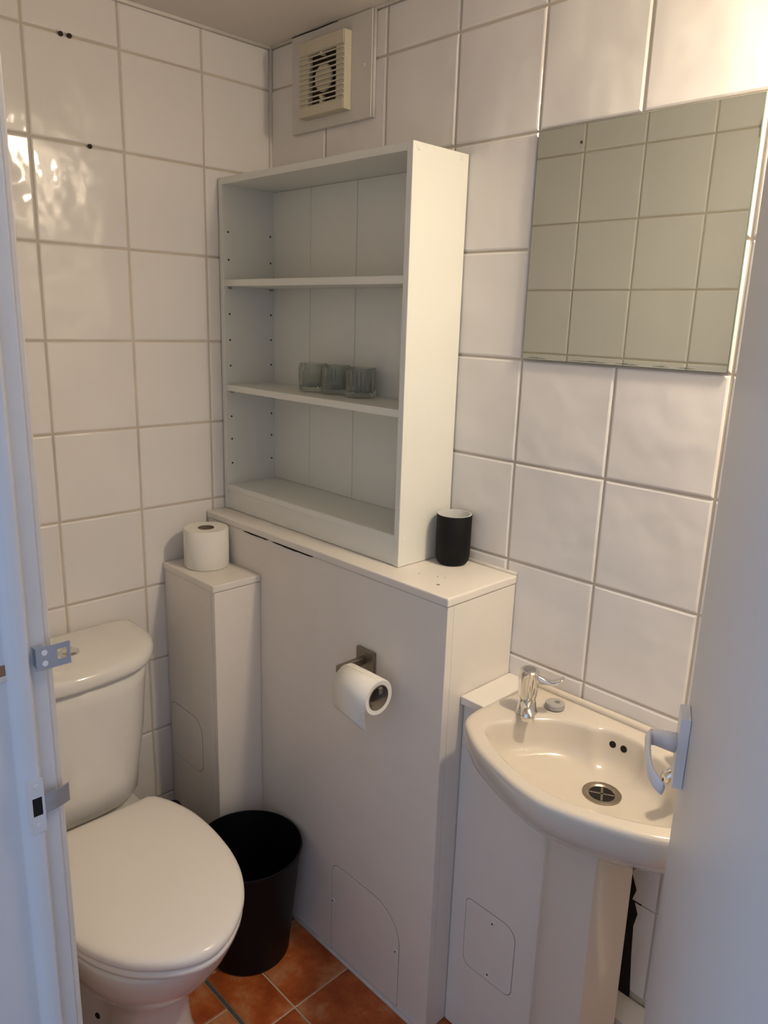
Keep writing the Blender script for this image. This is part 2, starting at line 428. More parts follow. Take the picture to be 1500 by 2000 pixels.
# ------------------------------------------------------------------ shelf unit
t = thing('shelf_unit', 'white open shelf unit standing on the ledge in the corner', 'shelf unit', (0, 0, ZL))
X0, X1, Y0, ZT = 0.0035, 0.6535, -0.1595, 1.834
def sb(name, x0, x1, y0, y1, z0, z1, m_='shelf', bev=0.0008): return box(name, x0, x1, y0, y1, z0-ZL, z1-ZL, m_, t, bev, 1)
sideL = sb('side_panel', X0, X0+0.015, Y0, -0.003, ZL+0.001, ZT)
sideR = sb('side_panel', X1-0.015, X1, Y0, -0.003, ZL+0.001, ZT)
sb('top_board', X0+0.0151, X1-0.0151, Y0, -0.003, ZT-0.0155, ZT-0.0003)
sb('shelf', X0+0.0155, X1-0.0155, Y0+0.002, -0.010, 1.585, 1.6005)
sb('shelf', X0+0.0155, X1-0.0155, Y0+0.002, -0.010, 1.3295, 1.345)
sb('bottom_board', X0+0.0151, X1-0.0151, Y0, -0.003, 1.0715, 1.0865)
sb('plinth', X0+0.0151, X1-0.0151, Y0+0.003, Y0+0.018, ZL+0.001, 1.0712)
for a, b_ in ((X0+0.0152, 0.1692), (0.1706, 0.3362), (0.3378, 0.503), (0.5045, X1-0.0152)):
    sb('back_board', a, b_, -0.0085, -0.004, 1.0867, ZT-0.0157, bev=0.001)
k = 0
for zc in (1.7125, 1.648, 1.519, 1.4555, 1.392, 1.263, 1.2045, 1.141):
    for yc in (-0.1435, -0.018):
        bm = lathe(bmesh.new(), [(0.0026, 0), (0.0026, 0.0004)], 10)
        xform(bm, Matrix.Translation((X0+0.015, yc, zc-ZL)) @ Matrix.Rotation(PI/2, 4, 'Y')); obj('pin_hole', bm, 'rust', t)
for yc in (-0.1435, -0.020):
    for zc in (1.5815, 1.326):
        bm = lathe(bmesh.new(), [(0.003, -0.001), (0.003, 0.009), (0.002, 0.010)], 10)
        xform(bm, Matrix.Translation((X0+0.0155, yc, zc-ZL)) @ Matrix.Rotation(PI/2, 4, 'Y')); obj('shelf_pin', bm, 'steel', t)
for yc, zc in ((-0.1435, ZT-0.0085), (-0.022, ZT-0.0085), (-0.1435, 1.079), (-0.022, 1.079)):
    bm = lathe(bmesh.new(), [(0.0065, 0), (0.006, 0.0008), (0.004, 0.0014)], 16)
    xform(bm, Matrix.Translation((X1, yc, zc-ZL)) @ Matrix.Rotation(PI/2, 4, 'Y')); obj('screw_cap', bm, 'shelf', sideR)

# ribbed glasses
def ribbed_glass(label, x, y):
    t = thing('ribbed_glass', label, 'glass', (x, y, 1.3455), 0, 'ribbed glasses on the shelf')
    n = 144; bm = bmesh.new(); R = 0.0335; H = 0.066
    def ring(r, z, amp):
        return [((r+amp*math.cos(24*2*PI*i/n))*math.cos(2*PI*i/n), (r+amp*math.cos(24*2*PI*i/n))*math.sin(2*PI*i/n), z) for i in range(n)]
    rings = [ring(R-0.006, 0, 0), ring(R-0.0015, 0.0015, 0), ring(R, 0.006, 0.0001), ring(R, 0.011, 0.0013), ring(R, H-0.008, 0.0013), ring(R, H-0.005, 0), ring(R-0.0005, H, 0),
             ring(R-0.0030, H, 0), ring(R-0.0040, H-0.008, 0), ring(R-0.0040, 0.016, 0), ring(R-0.008, 0.011, 0)]
    loft(bm, rings); obj('glass_body', bm, 'glass', t, auto=50)
ribbed_glass('ribbed grey-green glass, left one of the three on the shelf', 0.255, -0.066)
ribbed_glass('ribbed grey-green glass standing between two alike on the shelf', 0.331, -0.060)
ribbed_glass('ribbed grey-green glass, right one of the three on the shelf', 0.418, -0.060)

# black tumbler
t = thing('tumbler', 'matt black tumbler with a white inside on the ledge beside the shelf unit', 'cup', (0.700, -0.0425, ZL+0.0006))
bm = bmesh.new(); lathe(bm, [(0.024, 0), (0.030, 0.0015), (0.0345, 0.008), (0.0365, 0.018), (0.0372, 0.106), (0.0360, 0.1075), (0.0352, 0.1065), (0.0345, 0.06)], 56, cap1=False)
obj('body', bm, 'blackmatte', t, auto=60)
bm = bmesh.new(); lathe(bm, [(0.0362, 0.1062), (0.0362, 0.1078), (0.0340, 0.1078), (0.0332, 0.100), (0.0325, 0.02), (0.028, 0.010)], 56, cap0=False)
obj('liner', bm, 'liner', t, auto=60)

# ------------------------------------------------------------------ extractor fan
t = thing('extractor_fan', 'aged cream extractor fan with a slatted grille on a white board by the ceiling', 'fan', (0.235, 0, 1.94))
def fb(name, x0, x1, y0, y1, z0, z1, m_='fan', bev=0.0006, par=None): return box(name, x0-0.235, x1-0.235, y0, y1, z0-1.94, z1-1.94, m_, par or t, bev, 1)
board = fb('backing_board', 0.098, 0.376, -0.010, -0.0008, 1.940, 2.1495, 'fanboard', 0.0015)
bm = bmesh.new(); pts = [(0.100, 2.1478), (0.14, 2.1484), (0.19, 2.1478), (0.235, 2.1486), (0.262, 2.1480)]
ring = [(x, z+0.0011) for x, z in pts] + [(x, z-0.0008*math.sin(PI*(i+.5)/5)) for i, (x, z) in reversed(list(enumerate(pts)))]
loft(bm, [[(x-0.235, -0.0095, z-1.94) for x, z in ring], [(x-0.235, -0.0108, z-1.94) for x, z in ring]]); obj('crack', bm, 'dark', board)
bm = lathe(bmesh.new(), [(0.004, 0), (0.003, 0.0015)], 12); xform(bm, Matrix.Translation((0.352-0.235, -0.0105, 2.045-1.94)) @ Matrix.Rotation(PI/2, 4, 'X')); obj('screw', bm, 'fanboard', board)
bm = tube(bmesh.new(), [(0.377-0.235, -0.004, 0.0), (0.377-0.235, -0.004, 0.105), (0.377-0.235, -0.004, 0.208)], 0.0045, 8); obj('sealant_bead', bm, 'caulk', board, True)
FX0, FX1, FZ0, FZ1, FY = 0.1555, 0.3105, 1.964, 2.1195, -0.034
GX0, GX1, GZ0, GZ1 = 0.186, 0.283, 1.987, 2.090       # open part of the grille
bm = bmesh.new()
B(bm, FX0-.235, GX0-.235, FY+0.0035, -0.0105, FZ0-1.94, FZ1-1.94); B(bm, GX1-.235, FX1-.235, FY+0.0035, -0.0105, FZ0-1.94, FZ1-1.94)
B(bm, GX0-.235, GX1-.235, FY+0.0035, -0.0105, FZ0-1.94, GZ0-1.94); B(bm, GX0-.235, GX1-.235, FY+0.0035, -0.0105, GZ1-1.94, FZ1-1.94)
obj('housing', bm, 'fan', t)
fb('upper_cover', FX0, FX1, FY, FY+0.003, GZ1+0.002, FZ1, bev=0.001)
fb('lower_cover', FX0, FX1, FY, FY+0.003, FZ0, GZ0-0.002, bev=0.001)
NS = 10; pitch = (GZ1-GZ0)/NS
for i in range(NS):
    zc = GZ0+pitch*(i+0.5)
    fb('slat', FX0, FX1, FY, FY+0.003, zc-0.0014, zc+0.0012, bev=0)
fb('interior', GX0+0.0003, GX1-0.0003, FY+0.016, -0.0106, GZ0+0.0003, GZ1-0.0003, 'fandark', 0)
bm = lathe(bmesh.new(), [(0.029, 0), (0.029, 0.0045), (0.027, 0.006)], 36)
xform(bm, Matrix.Translation((0, FY+0.0115, (GZ0+GZ1)/2-1.94)) @ Matrix.Rotation(PI/2, 4, 'X')); obj('centre_disc', bm, 'fan', t, auto=30)
for zc in (GZ1-0.004, GZ0+0.003, GZ0+0.012):
    bm = lathe(bmesh.new(), [(0.004, 0), (0.004, 0.012)], 12)
    xform(bm, Matrix.Translation((-0.002, FY+0.013, zc-1.94)) @ Matrix.Rotation(PI/2, 4, 'X')); obj('boss', bm, 'fan', t)

# ------------------------------------------------------------------ mirror
t = thing('wall_mirror', 'frameless square mirror above the sink with a worn bottom edge', 'mirror', (1.0105, 0, 1.4525))
bm = B(bmesh.new(), -0.1955, 0.1955, -0.0045, -0.0010, 0, 0.4000, 0.0004, 1); obj('glass_edge', bm, 'mirroredge', t)
bm = B(bmesh.new(), -0.1945, 0.1945, -0.0051, -0.0046, 0.001, 0.3990); obj('silvered_face', bm, 'mirror', t)
for x0, x1 in ((-0.185, -0.14), (-0.09, -0.015), (-0.0, 0.045), (0.07, 0.10), (0.112, 0.145)):
    bm = bmesh.new(); k = 8
    top = [(x0+(x1-x0)*i/k, 0.0034+0.0014*math.sin(PI*i/k)*random.uniform(.4, 1)) for i in range(k+1)]
    ring = [(x0, 0.0031), (x1, 0.0031)] + top[::-1]
    loft(bm, [[(x, -0.0050, z) for x, z in ring], [(x, -0.0053, z) for x, z in ring]])
    obj('worn_silvering', bm, 'mirroredge', t)
bm = lathe(bmesh.new(), [(0.0028, 0), (0.0024, 0.0004)], 10); xform(bm, Matrix.Translation((-0.105, -0.0051, 0.371)) @ Matrix.Rotation(PI/2, 4, 'X')); obj('dark_spot', bm, 'rust', t)

# ------------------------------------------------------------------ sink
CX = 1.135
t = thing('sink', 'small ivory ceramic washbasin with a curved front on a pedestal', 'sink', (CX, -0.16, 0.6))
def half(pts):  # left half as absolute x -> symmetric closed outline
    L = [(x, y) for x, y in pts]; Rr = [(2*CX-x, y) for x, y in reversed(pts)]
    return L+Rr
def rel(pts): return [(x-CX, y+0.16) for x, y in pts]
outer = half([(1.10, -0.0012), (1.02, -0.0012), (0.95, -0.0012), (0.912, -0.0016), (0.903, -0.012), (0.900, -0.06), (0.895, -0.12), (0.893, -0.17), (0.900, -0.215), (0.920, -0.243), (0.972, -0.281), (1.03, -0.306), (1.085, -0.323), (1.125, -0.330)])
inner = half([(1.115, -0.050), (1.098, -0.055), (1.080, -0.069), (1.055, -0.074), (1.020, -0.092), (0.985, -0.128), (0.960, -0.168), (0.945, -0.198), (0.948, -0.218), (0.965, -0.236), (1.0, -0.258), (1.05, -0.281), (1.09, -0.293), (1.12, -0.297)])
N = 120
c0 = (0, -0.005)
# outlines as dense polylines, then even angles
O_ = polar([tuple(v) for v in catmull(rel(outer), 6)], c0, N)
I_ = polar([tuple(v) for v in catmull(rel(inner), 6)], c0, N)
ZR = 0.806-0.6
drain = Vector((0.006, 0.160-0.128))
def mixp(a, b_, s): return a+(b_-a)*s
rings = []
base = [Vector((0.0, 0.06))+Vector((math.cos(2*PI*i/N), math.sin(2*PI*i/N)*0.55))*0.085 for i in range(N)]
def clampy(v): return Vector((v.x, min(v.y, 0.1588)))
for s, z in ((0.0, 0.045), (0.30, 0.060), (0.60, 0.092), (0.84, 0.128), (0.955, 0.155), (0.992, 0.178), (1.0, 0.192)):
    rings.append([(*clampy(mixp(base[i], O_[i], s)), z) for i in range(N)])
for s, z in ((0.02, 0.2005), (0.10, 0.2055), (0.30, ZR), (0.80, ZR-0.0003), (0.95, ZR-0.0015)):
    rings.append([(*mixp(O_[i], I_[i], s), z) for i in range(N)])
for s, z in ((0.0, ZR-0.004), (0.018, ZR-0.010), (0.04, ZR-0.024), (0.075, ZR-0.041), (0.13, ZR-0.054), (0.22, ZR-0.063), (0.40, ZR-0.071), (0.65, ZR-0.077), (0.86, ZR-0.081)):
    rings.append([(*mixp(I_[i], drain + Vector((math.cos(2*PI*i/N), math.sin(2*PI*i/N)))*0.012, s), z) for i in range(N)])
bm = loft(bmesh.new(), rings, True, True)
basin = obj('basin', bm, 'sink', t, True)
# raised lip along the wall
bm = tube(bmesh.new(), [(-0.222, 0.1515, ZR-0.001), (-0.19, 0.1515, ZR+0.002), (0, 0.1515, ZR+0.003), (0.19, 0.1515, ZR+0.002), (0.222, 0.1515, ZR-0.001)], [(0.006, 0.004), (0.0075, 0.0075), (0.0075, 0.0085), (0.0075, 0.0075), (0.006, 0.004)], 14)
obj('back_lip', bm, 'sink', t, True)
zd = ZR-0.0795
bm = lathe(bmesh.new(), [(0.034, zd-0.003), (0.0335, zd+0.0008), (0.030, zd+0.0022), (0.025, zd+0.0008), (0.0215, zd-0.002)], 40, drain.x, drain.y, cap1=False)
dr = obj('drain', bm, 'brass', t, auto=50)
bm = lathe(bmesh.new(), [(0.0222, zd-0.0026), (0.0222, zd-0.0012)], 30, drain.x, drain.y); obj('drain_hole', bm, 'dark', dr)
for a in (0.5, 0.5+PI/2):
    bm = B(bmesh.new(), -0.021, 0.021, -0.0018, 0.0018, -0.0006, 0.0004); xform(bm, Matrix.Translation((drain.x, drain.y, zd-0.0011)) @ Matrix.Rotation(a, 4, 'Z')); obj('strainer_bar', bm, 'nickel', dr)
# overflow holes: find the basin wall along +y at that height
for xo in (-0.0215, 0.0, ):
    d = bpy.context.evaluated_depsgraph_get()
    bm2 = bmesh.new(); bm2.from_mesh(basin.data)
    from mathutils.bvhtree import BVHTree
    tree = BVHTree.FromBMesh(bm2); bm2.free()
    hit = tree.ray_cast(Vector((xo, 0.0, ZR-0.0265)), Vector((0, 1, 0)))
    bm = lathe(bmesh.new(), [(0.0064, -0.002), (0.0064, 0.0006)], 18)
    nrm = hit[1] if hit[1].y < 0 else -hit[1]
    q = Vector((0, 0, 1)).rotation_difference(nrm)
    xform(bm, Matrix.Translation(hit[0]) @ q.to_matrix().to_4x4()); obj('overflow_hole', bm, 'dark', t)

# pedestal
t = thing('pedestal', 'ivory pedestal column under the washbasin', 'pedestal', (CX, -0.12, 0))
def ped(z, s, dx=0.0):
    pts = [(1.200+dx, -0.097), (1.197+dx, -0.135), (1.191+dx, -0.175), (1.180+dx, -0.196), (1.160, -0.203), (1.11, -0.203), (1.088, -0.200), (1.079, -0.193), (1.074, -0.175), (1.0915, -0.150), (1.0915, -0.097)]
    return [((x-CX)*s, (y+0.12)*s, z) for x, y in pts]
bm = loft(bmesh.new(), [ped(0.003, 1.06, 0.006), ped(0.05, 1.0, 0.004), ped(0.35, 0.99, 0.002), ped(0.60, 1.0), ped(0.64, 1.02), ped(0.69, 1.02)])
o = obj('column', bm, 'sink', t, auto=38)

# taps
def tap(label, x, y, yaw, lever_a):
    t = thing('basin_tap', label, 'tap', (x, y, 0.8062), yaw, 'basin taps')
    # local: spout towards -y
    bm = lathe(bmesh.new(), [(0.021, 0), (0.021, 0.003), (0.0185, 0.006), (0.017, 0.020), (0.0155, 0.030)], 28); obj('base', bm, 'chrome', t, auto=40)
    bm = tube(bmesh.new(), [(0, 0.004, 0.017), (0, -0.014, 0.020), (0, -0.030, 0.020), (0, -0.044, 0.014), (0, -0.048, 0.004)], [(0.014, 0.012), (0.013, 0.011), (0.0125, 0.009), (0.0125, 0.008), (0.012, 0.006)], 16); obj('spout', bm, 'chrome', t, True)
    n = 48
    def ring(r, z, amp): return [((r+amp*math.cos(8*2*PI*i/n))*math.cos(2*PI*i/n), (r+amp*math.cos(8*2*PI*i/n))*math.sin(2*PI*i/n), z) for i in range(n)]
    bm = loft(bmesh.new(), [ring(0.0155, 0.030, 0.0), ring(0.0165, 0.034, 0.0012), ring(0.0182, 0.070, 0.0012), ring(0.0192, 0.077, 0.0), ring(0.0192, 0.084, 0), ring(0.0165, 0.087, 0)])
    hd = obj('head', bm, 'chrome', t, auto=40)
    bm = lathe(bmesh.new(), [(0.0115, 0.0865), (0.0115, 0.0885), (0.009, 0.0895)], 24); obj('indice_cap', bm, 'steel', hd, auto=40)
    ca, sa = math.cos(lever_a), math.sin(lever_a)
    pts = [(0.012, 0.076), (0.022, 0.071), (0.034, 0.067), (0.046, 0.068), (0.056, 0.073), (0.063, 0.079)]
    bm = tube(bmesh.new(), [(r*ca, r*sa, z) for r, z in pts], [(0.006, 0.006), (0.006, 0.005), (0.0075, 0.0045), (0.0105, 0.004), (0.0115, 0.004), (0.008, 0.0025)], 12); obj('lever', bm, 'chrome', t, True)
tap('chrome lever tap with a short spout, next to the grey plug', 0.9635, -0.1150, math.radians(38), math.radians(-10))
tap('chrome lever tap half hidden behind the white door handle', 1.2830, -0.1020, math.radians(-46), math.radians(184))
# plug
t = thing('sink_plug', 'grey round sink plug lying on the basin deck', 'plug', (0.992, -0.062, 0.8068))
bm = lathe(bmesh.new(), [(0.0165, 0), (0.0185, 0.0015), (0.0185, 0.0098), (0.0175, 0.0108)], 32); obj('rubber_body', bm, 'plug', t, auto=25)
bm = lathe(bmesh.new(), [(0.0055, 0.0104), (0.005, 0.0120)], 14, 0.003, 0.003); obj('centre_stud', bm, 'steel', t)

# ------------------------------------------------------------------ toilet
TY = -0.655
t = thing('toilet', 'white close-coupled toilet with its lid closed', 'toilet', (0.40, TY, 0))
def tr_(pts): return pts
# seat outline (local to x=0.40, y=TY)
sym = [(-0.175, 0.0), (-0.175, 0.10), (-0.1755, 0.134), (-0.170, 0.1405), (-0.145, 0.154), (-0.110, 0.167), (-0.06, 0.1785), (0.0, 0.182), (0.06, 0.179), (0.12, 0.170), (0.18, 0.151), (0.235, 0.120), (0.275, 0.080), (0.300, 0.040), (0.3095, 0.0)]
seat_o = sym + [(x, -y) for x, y in reversed(sym[1:-1])]
SP = polar([tuple(v) for v in catmull(seat_o, 5)], (0.05, 0), 96)
def sring(off, z, dome=0.0):
    out = []
    for p in SP:
        d = p-Vector((0.05, 0)); l = d.length; q = Vector((0.05, 0))+d*((l+off)/l)
        out.append((q.x, q.y, z))
    return out
bm = loft(bmesh.new(), [sring(-0.012, 0.407), sring(-0.002, 0.409), sring(0, 0.414), sring(0, 0.422), sring(-0.003, 0.4275), sring(-0.010, 0.431), sring(-0.022, 0.4335), sring(-0.05, 0.436), sring(-0.11, 0.4385)])
obj('lid', bm, 'seat', t, True)
bm = loft(bmesh.new(), [sring(-0.010, 0.388), sring(-0.004, 0.390), sring(-0.003, 0.398), sring(-0.006, 0.4045), sring(-0.02, 0.4062)])
obj('seat_ring', bm, 'seat', t, True)
# pan
def pan_ring(xb, xf, hw, z, p=2.3, n=96):
    cx = (xb+xf)/2; a = (xf-xb)/2; out = []
    for i in range(n):
        th = 2*PI*i/n; c, s = math.cos(th), math.sin(th)
        out.append((cx-0.40+a*math.copysign(abs(c)**(2/p), c), hw*math.copysign(abs(s)**(2/p), s), z))
    return out
FOOT = [(0.118, 0.0), (0.120, 0.06), (0.135, 0.092), (0.20, 0.106), (0.31, 0.104), (0.365, 0.092), (0.405, 0.081), (0.46, 0.077), (0.505, 0.066), (0.53, 0.036), (0.535, 0.0)]
def foot(z, grow, front=0.0):
    h = [(x-0.40+(front if x > 0.4 else 0), y) for x, y in FOOT]
    pts = catmull(h + [(x, -y) for x, y in reversed(h[1:-1])], 4)
    return [(v.x*(1+grow*2)+grow*0.03, v.y*(1+grow*9), z) for v in polar([tuple(p) for p in pts], (-0.05, 0), 96)]
def bowl(*a):
    return [(v.x, v.y, a[3]) for v in polar([(x, y) for x, y, z in pan_ring(*a)], (-0.05, 0), 96)]
bm = loft(bmesh.new(), [foot(0.001, 0.022), foot(0.008, 0.022), foot(0.020, 0.014), foot(0.06, 0.003), foot(0.11, -0.004), foot(0.16, -0.004, 0.004), foot(0.185, 0.002, 0.010),
                        bowl(0.150, 0.565, 0.116, 0.205, 2.2), bowl(0.16, 0.600, 0.133, 0.235, 2.2), bowl(0.178, 0.632, 0.148, 0.275, 2.25), bowl(0.195, 0.655, 0.158, 0.315, 2.3), bowl(0.205, 0.672, 0.164, 0.350, 2.3), bowl(0.21, 0.682, 0.168, 0.375, 2.3), bowl(0.212, 0.683, 0.168, 0.386, 2.3), bowl(0.22, 0.675, 0.160, 0.3895, 2.3)])
obj('pan', bm, 'ceramic', t, True)
def rr_ring(x0, x1, hw, z, rf, rb=0.012, n=7, bulge=0.0):
    """plan outline with rounded front corners and a bowed front"""
    pts = rrect(x0, x1, -hw, hw, (rb, rf, rf, rb), n)
    out = []
    for x, y in pts:
        k_ = max(0.0, 1-(y/hw)**2)*bulge*max(0.0, (x-x0)/(x1-x0))**2
        out.append((x-0.40+k_, y, z))
    return out
def densify(ring, seg=4):
    out = []
    n = len(ring)
    for i in range(n):
        a, b_ = Vector(ring[i]), Vector(ring[(i+1) % n])
        m_ = max(1, int((b_-a).length/0.02))
        for k_ in range(m_): out.append(tuple(a+(b_-a)*k_/m_))
    return out
# shared topology: same point count via polar resample
def pr(x0, x1, hw, z, rf, bulge, rb=0.012):
    pts = densify([(x, y, 0) for x, y, _ in rr_ring(x0, x1, hw, 0, rf, rb, 8, 0.0)])
    o2 = []
    for x, y, _ in pts:
        X = x+0.40
        k_ = max(0.0, 1-(y/hw)**2)*bulge*max(0.0, (X-x0)/(x1-x0))**2
        o2.append((x+k_, y))
    c = ((x0+x1)/2-0.40, 0)
    return [(v.x, v.y, z) for v in polar(o2, c, 112)]
# rear shelf of the pan
bm = loft(bmesh.new(), [pr(0.03, 0.245, 0.10, 0.20, 0.03, 0.0), pr(0.02, 0.245, 0.118, 0.30, 0.03, 0.0), pr(0.012, 0.245, 0.135, 0.350, 0.03, 0.0), pr(0.010, 0.245, 0.140, 0.375, 0.03, 0.0), pr(0.014, 0.242, 0.136, 0.384, 0.03, 0.0)])
obj('rear_shelf', bm, 'ceramic', t, True)
bm = loft(bmesh.new(), [pr(0.04, 0.13, 0.073, 0.3845, 0.035, 0.01), pr(0.02, 0.15, 0.113, 0.388, 0.04, 0.012), pr(0.012, 0.17, 0.134, 0.4, 0.05, 0.016), pr(0.008, 0.182, 0.148, 0.425, 0.055, 0.018), pr(0.007, 0.18, 0.167, 0.48, 0.085, 0.034),
                        pr(0.007, 0.188, 0.181, 0.58, 0.09, 0.036), pr(0.007, 0.194, 0.19, 0.7, 0.095, 0.038), pr(0.007, 0.195, 0.192, 0.747, 0.095, 0.038)])
cis = obj('cistern', bm, 'ceramic', t, True)
bm = loft(bmesh.new(), [pr(0.006, 0.198, 0.198, 0.7475, 0.095, 0.04), pr(0.004, 0.205, 0.205, 0.75, 0.1, 0.042), pr(0.003, 0.208, 0.208, 0.757, 0.1, 0.042), pr(0.003, 0.208, 0.208, 0.772, 0.1, 0.042), pr(0.006, 0.203, 0.204, 0.781, 0.097, 0.042), pr(0.014, 0.193, 0.195, 0.786, 0.093, 0.041), pr(0.03, 0.17, 0.174, 0.7885, 0.085, 0.034)])
cl = obj('cistern_lid', bm, 'ceramic', t, True)
bm = lathe(bmesh.new(), [(0.023, 0.786), (0.023, 0.7905), (0.019, 0.793), (0.017, 0.7915)], 32, 0.125-0.40, 0.012); obj('flush_button', bm, 'chrome', cl, auto=40)
for s in (-1, 1):
    bm = tube(bmesh.new(), [(-0.172, s*0.078-0.016, 0.398), (-0.172, s*0.078+0.016, 0.398)], 0.009, 14); obj('hinge', bm, 'seat', t, True)
# side bolt hole at the foot
bm = lathe(bmesh.new(), [(0.007, -0.006), (0.007, 0.0025)], 14); xform(bm, Matrix.Translation((-0.012, -0.0835, 0.085)) @ Matrix.Rotation(math.radians(20), 4, 'Z') @ Matrix.Rotation(PI/2, 4, 'X')); obj('bolt_hole', bm, 'dark', t)

# black fitting glimpsed behind the toilet
t = thing('black_canister', 'black rounded canister peeping out between the toilet seat and the narrow boxing', 'canister', (0.118, -0.405, 0))
bm = lathe(bmesh.new(), [(0.042, 0.001), (0.045, 0.006), (0.046, 0.20), (0.044, 0.215), (0.02, 0.225)], 28); obj('body', bm, 'black', t, auto=40)
bm = lathe(bmesh.new(), [(0.010, 0.225), (0.010, 0.262), (0.019, 0.268), (0.021, 0.282), (0.014, 0.294)], 20); obj('knob', bm, 'black', t, auto=40)

# ------------------------------------------------------------------ bin
t = thing('waste_bin', 'round black plastic waste bin between the toilet and the boxing', 'bin', (0.371, -0.350, 0))
bm = lathe(bmesh.new(), [(0.092, 0.001), (0.098, 0.004), (0.1258, 0.279), (0.1295, 0.281), (0.1305, 0.286), (0.1295, 0.2905), (0.1263, 0.2910), (0.1241, 0.285), (0.0965, 0.010)], 72); obj('bucket', bm, 'black', t, auto=40)

# ------------------------------------------------------------------ toilet rolls
def roll(t, mtx, R, Rc, L):
    bm = bmesh.new()
    prof = [(Rc+0.0008, 0.001), (R-0.002, 0), (R, 0.0025), (R+0.0004, L/2), (R, L-0.0025), (R-0.002, L), (Rc+0.0008, L-0.001)]
    lathe(bm, prof+[prof[0]], 56, cap0=False, cap1=False); xform(bm, mtx); obj('paper', bm, 'paper', t, auto=50)
    bm = bmesh.new(); lathe(bm, [(Rc, 0), (Rc, L), (Rc-0.001, L), (Rc-0.001, 0), (Rc, 0)], 36, cap0=False, cap1=False); xform(bm, mtx); obj('core', bm, 'card', t, auto=50)
t = thing('toilet_roll', 'white toilet roll standing upright on the narrow boxing', 'toilet roll', (0.0925, -0.2720, ZP+0.0008))
roll(t, Matrix.Identity(4), 0.0545, 0.0195, 0.098)
bm = bmesh.new()
ring = []
for z in (0.003, 0.095):
    rg = []
    for i in range(15):
        a = math.radians(-150+i*4); r = 0.0555+0.0015*max(0, 1-i/3)
        rg.append((r*math.cos(a), r*math.sin(a), z))
    for i in reversed(range(15)):
        a = math.radians(-150+i*4); r = 0.0548+0.0012*max(0, 1-i/3)
        rg.append((r*math.cos(a), r*math.sin(a), z))
    ring.append(rg)
loft(bm, ring); obj('loose_end', bm, 'paper', t, True)

# roll holder
t = thing('roll_holder', 'satin nickel toilet roll holder with a square plate on the wide boxing', 'roll holder', (0.624, YF, 0.8145))
HX, HZ = 0.624, 0.824
box('wall_plate', -0.027, 0.027, -0.0085, -0.0004, -0.022, 0.030, 'nickel', t, 0.0015)
bm = bmesh.new(); B(bm, -0.012, 0.0, -0.078, -0.008, -0.004, 0.012, 0.001, 1); obj('arm', bm, 'nickel', t)
bm = bmesh.new(); B(bm, 0.0002, 0.118, -0.078, -0.068, -0.004, 0.010, 0.001, 1); obj('bar', bm, 'nickel', t)
t = thing('toilet_roll', 'part-used toilet roll hanging on the metal holder', 'toilet roll', (0.6385, YF-0.073, 0.8012))
mt = Matrix.Rotation(PI/2, 4, 'Y')
roll(t, mt, 0.0372, 0.0255, 0.098)
bm = bmesh.new()
RS = 0.0378; mid = []
for i in range(11):
    a = math.radians(95+85*i/10); mid.append((RS*math.cos(a), RS*math.sin(a), math.cos(a), math.sin(a)))
for i in range(1, 9):
    mid.append((-RS+0.006*(i/8)**2, -0.064*i/8, -1.0, 0.0))
pr_ = [(y+ny*0.0004, z+nz*0.0004) for y, z, ny, nz in mid] + [(y-ny*0.0003, z-nz*0.0003) for y, z, ny, nz in reversed(mid)]
loft(bm, [[(x, y, z-(0.022-0.010*(x/0.096))*max(0, -z/0.064)*0+0.018*(1-x/0.096)*max(0, -z/0.064)) for y, z in pr_] for x in (0.002, 0.05, 0.096)])
obj('hanging_sheet', bm, 'paper', t, True)

# ------------------------------------------------------------------ rusty screws on the left wall
for i, (y, z, lab) in enumerate(((-0.5163, 2.0540, 'dark rusty screw in the top grout line, left one of a pair'), (-0.4985, 2.0545, 'dark rusty screw in the top grout line, right one of a pair'), (-0.4698, 1.8535, 'single dark rusty screw in the grout line below the lamp glints'))):
    t = thing('rusty_screw', lab, 'screw', (0.0, y, z), 0, 'rusty screws in the tiled wall')
    bm = lathe(bmesh.new(), [(0.003, -0.004), (0.0048, 0.001), (0.0048, 0.003), (0.003, 0.0045)], 12); xform(bm, Matrix.Rotation(PI/2, 4, 'Y')); obj('screw_head', bm, 'rust', t)
    bm = B(bmesh.new(), -0.004, 0.004, -0.0007, 0.0007, 0.0, 0.001); xform(bm, Matrix.Translation((0.0043, 0, 0)) @ Matrix.Rotation(0.6+i, 4, 'X') @ Matrix.Rotation(PI/2, 4, 'Y')); obj('slot', bm, 'dark', t)

# ------------------------------------------------------------------ keeps on the door jamb
t = thing('bolt_keep', 'flat zinc bolt keep with a square slot, sticking out from the door jamb', 'bolt keep', (JL, -0.95, 1.157))
bm = bmesh.new()
xa, xb = 0.0124, 0.0142
# plate with slot
y0, y1, z0, z1 = -0.0215, 0.0150, -0.0130, 0.0130
s0, s1, q0, q1 = 0.0010, 0.0115, -0.0050, 0.0065
B(bm, xa, xb, y0, s0, z0, z1); B(bm, xa, xb, s1, y1, z0, z1); B(bm, xa, xb, s0, s1, z0, q0); B(bm, xa, xb, s0, s1, q1, z1)
B(bm, -0.0005, xa, y0+0.001, y0+0.009, z0+0.002, z1-0.002)
pl = obj('plate', bm, 'zinc', t)
for zc in (-0.006, 0.0065):
    bm = lathe(bmesh.new(), [(0.0032, 0), (0.0028, 0.001)], 14); xform(bm, Matrix.Translation((xb-0.0001, -0.0125, zc)) @ Matrix.Rotation(PI/2, 4, 'Y')); obj('screw', bm, 'whitegloss', t)
bm = B(bmesh.new(), xb, xb+0.0008, -0.0128, -0.0122, 0.0040, 0.0090); obj('screw_slot', bm, 'dark', t)
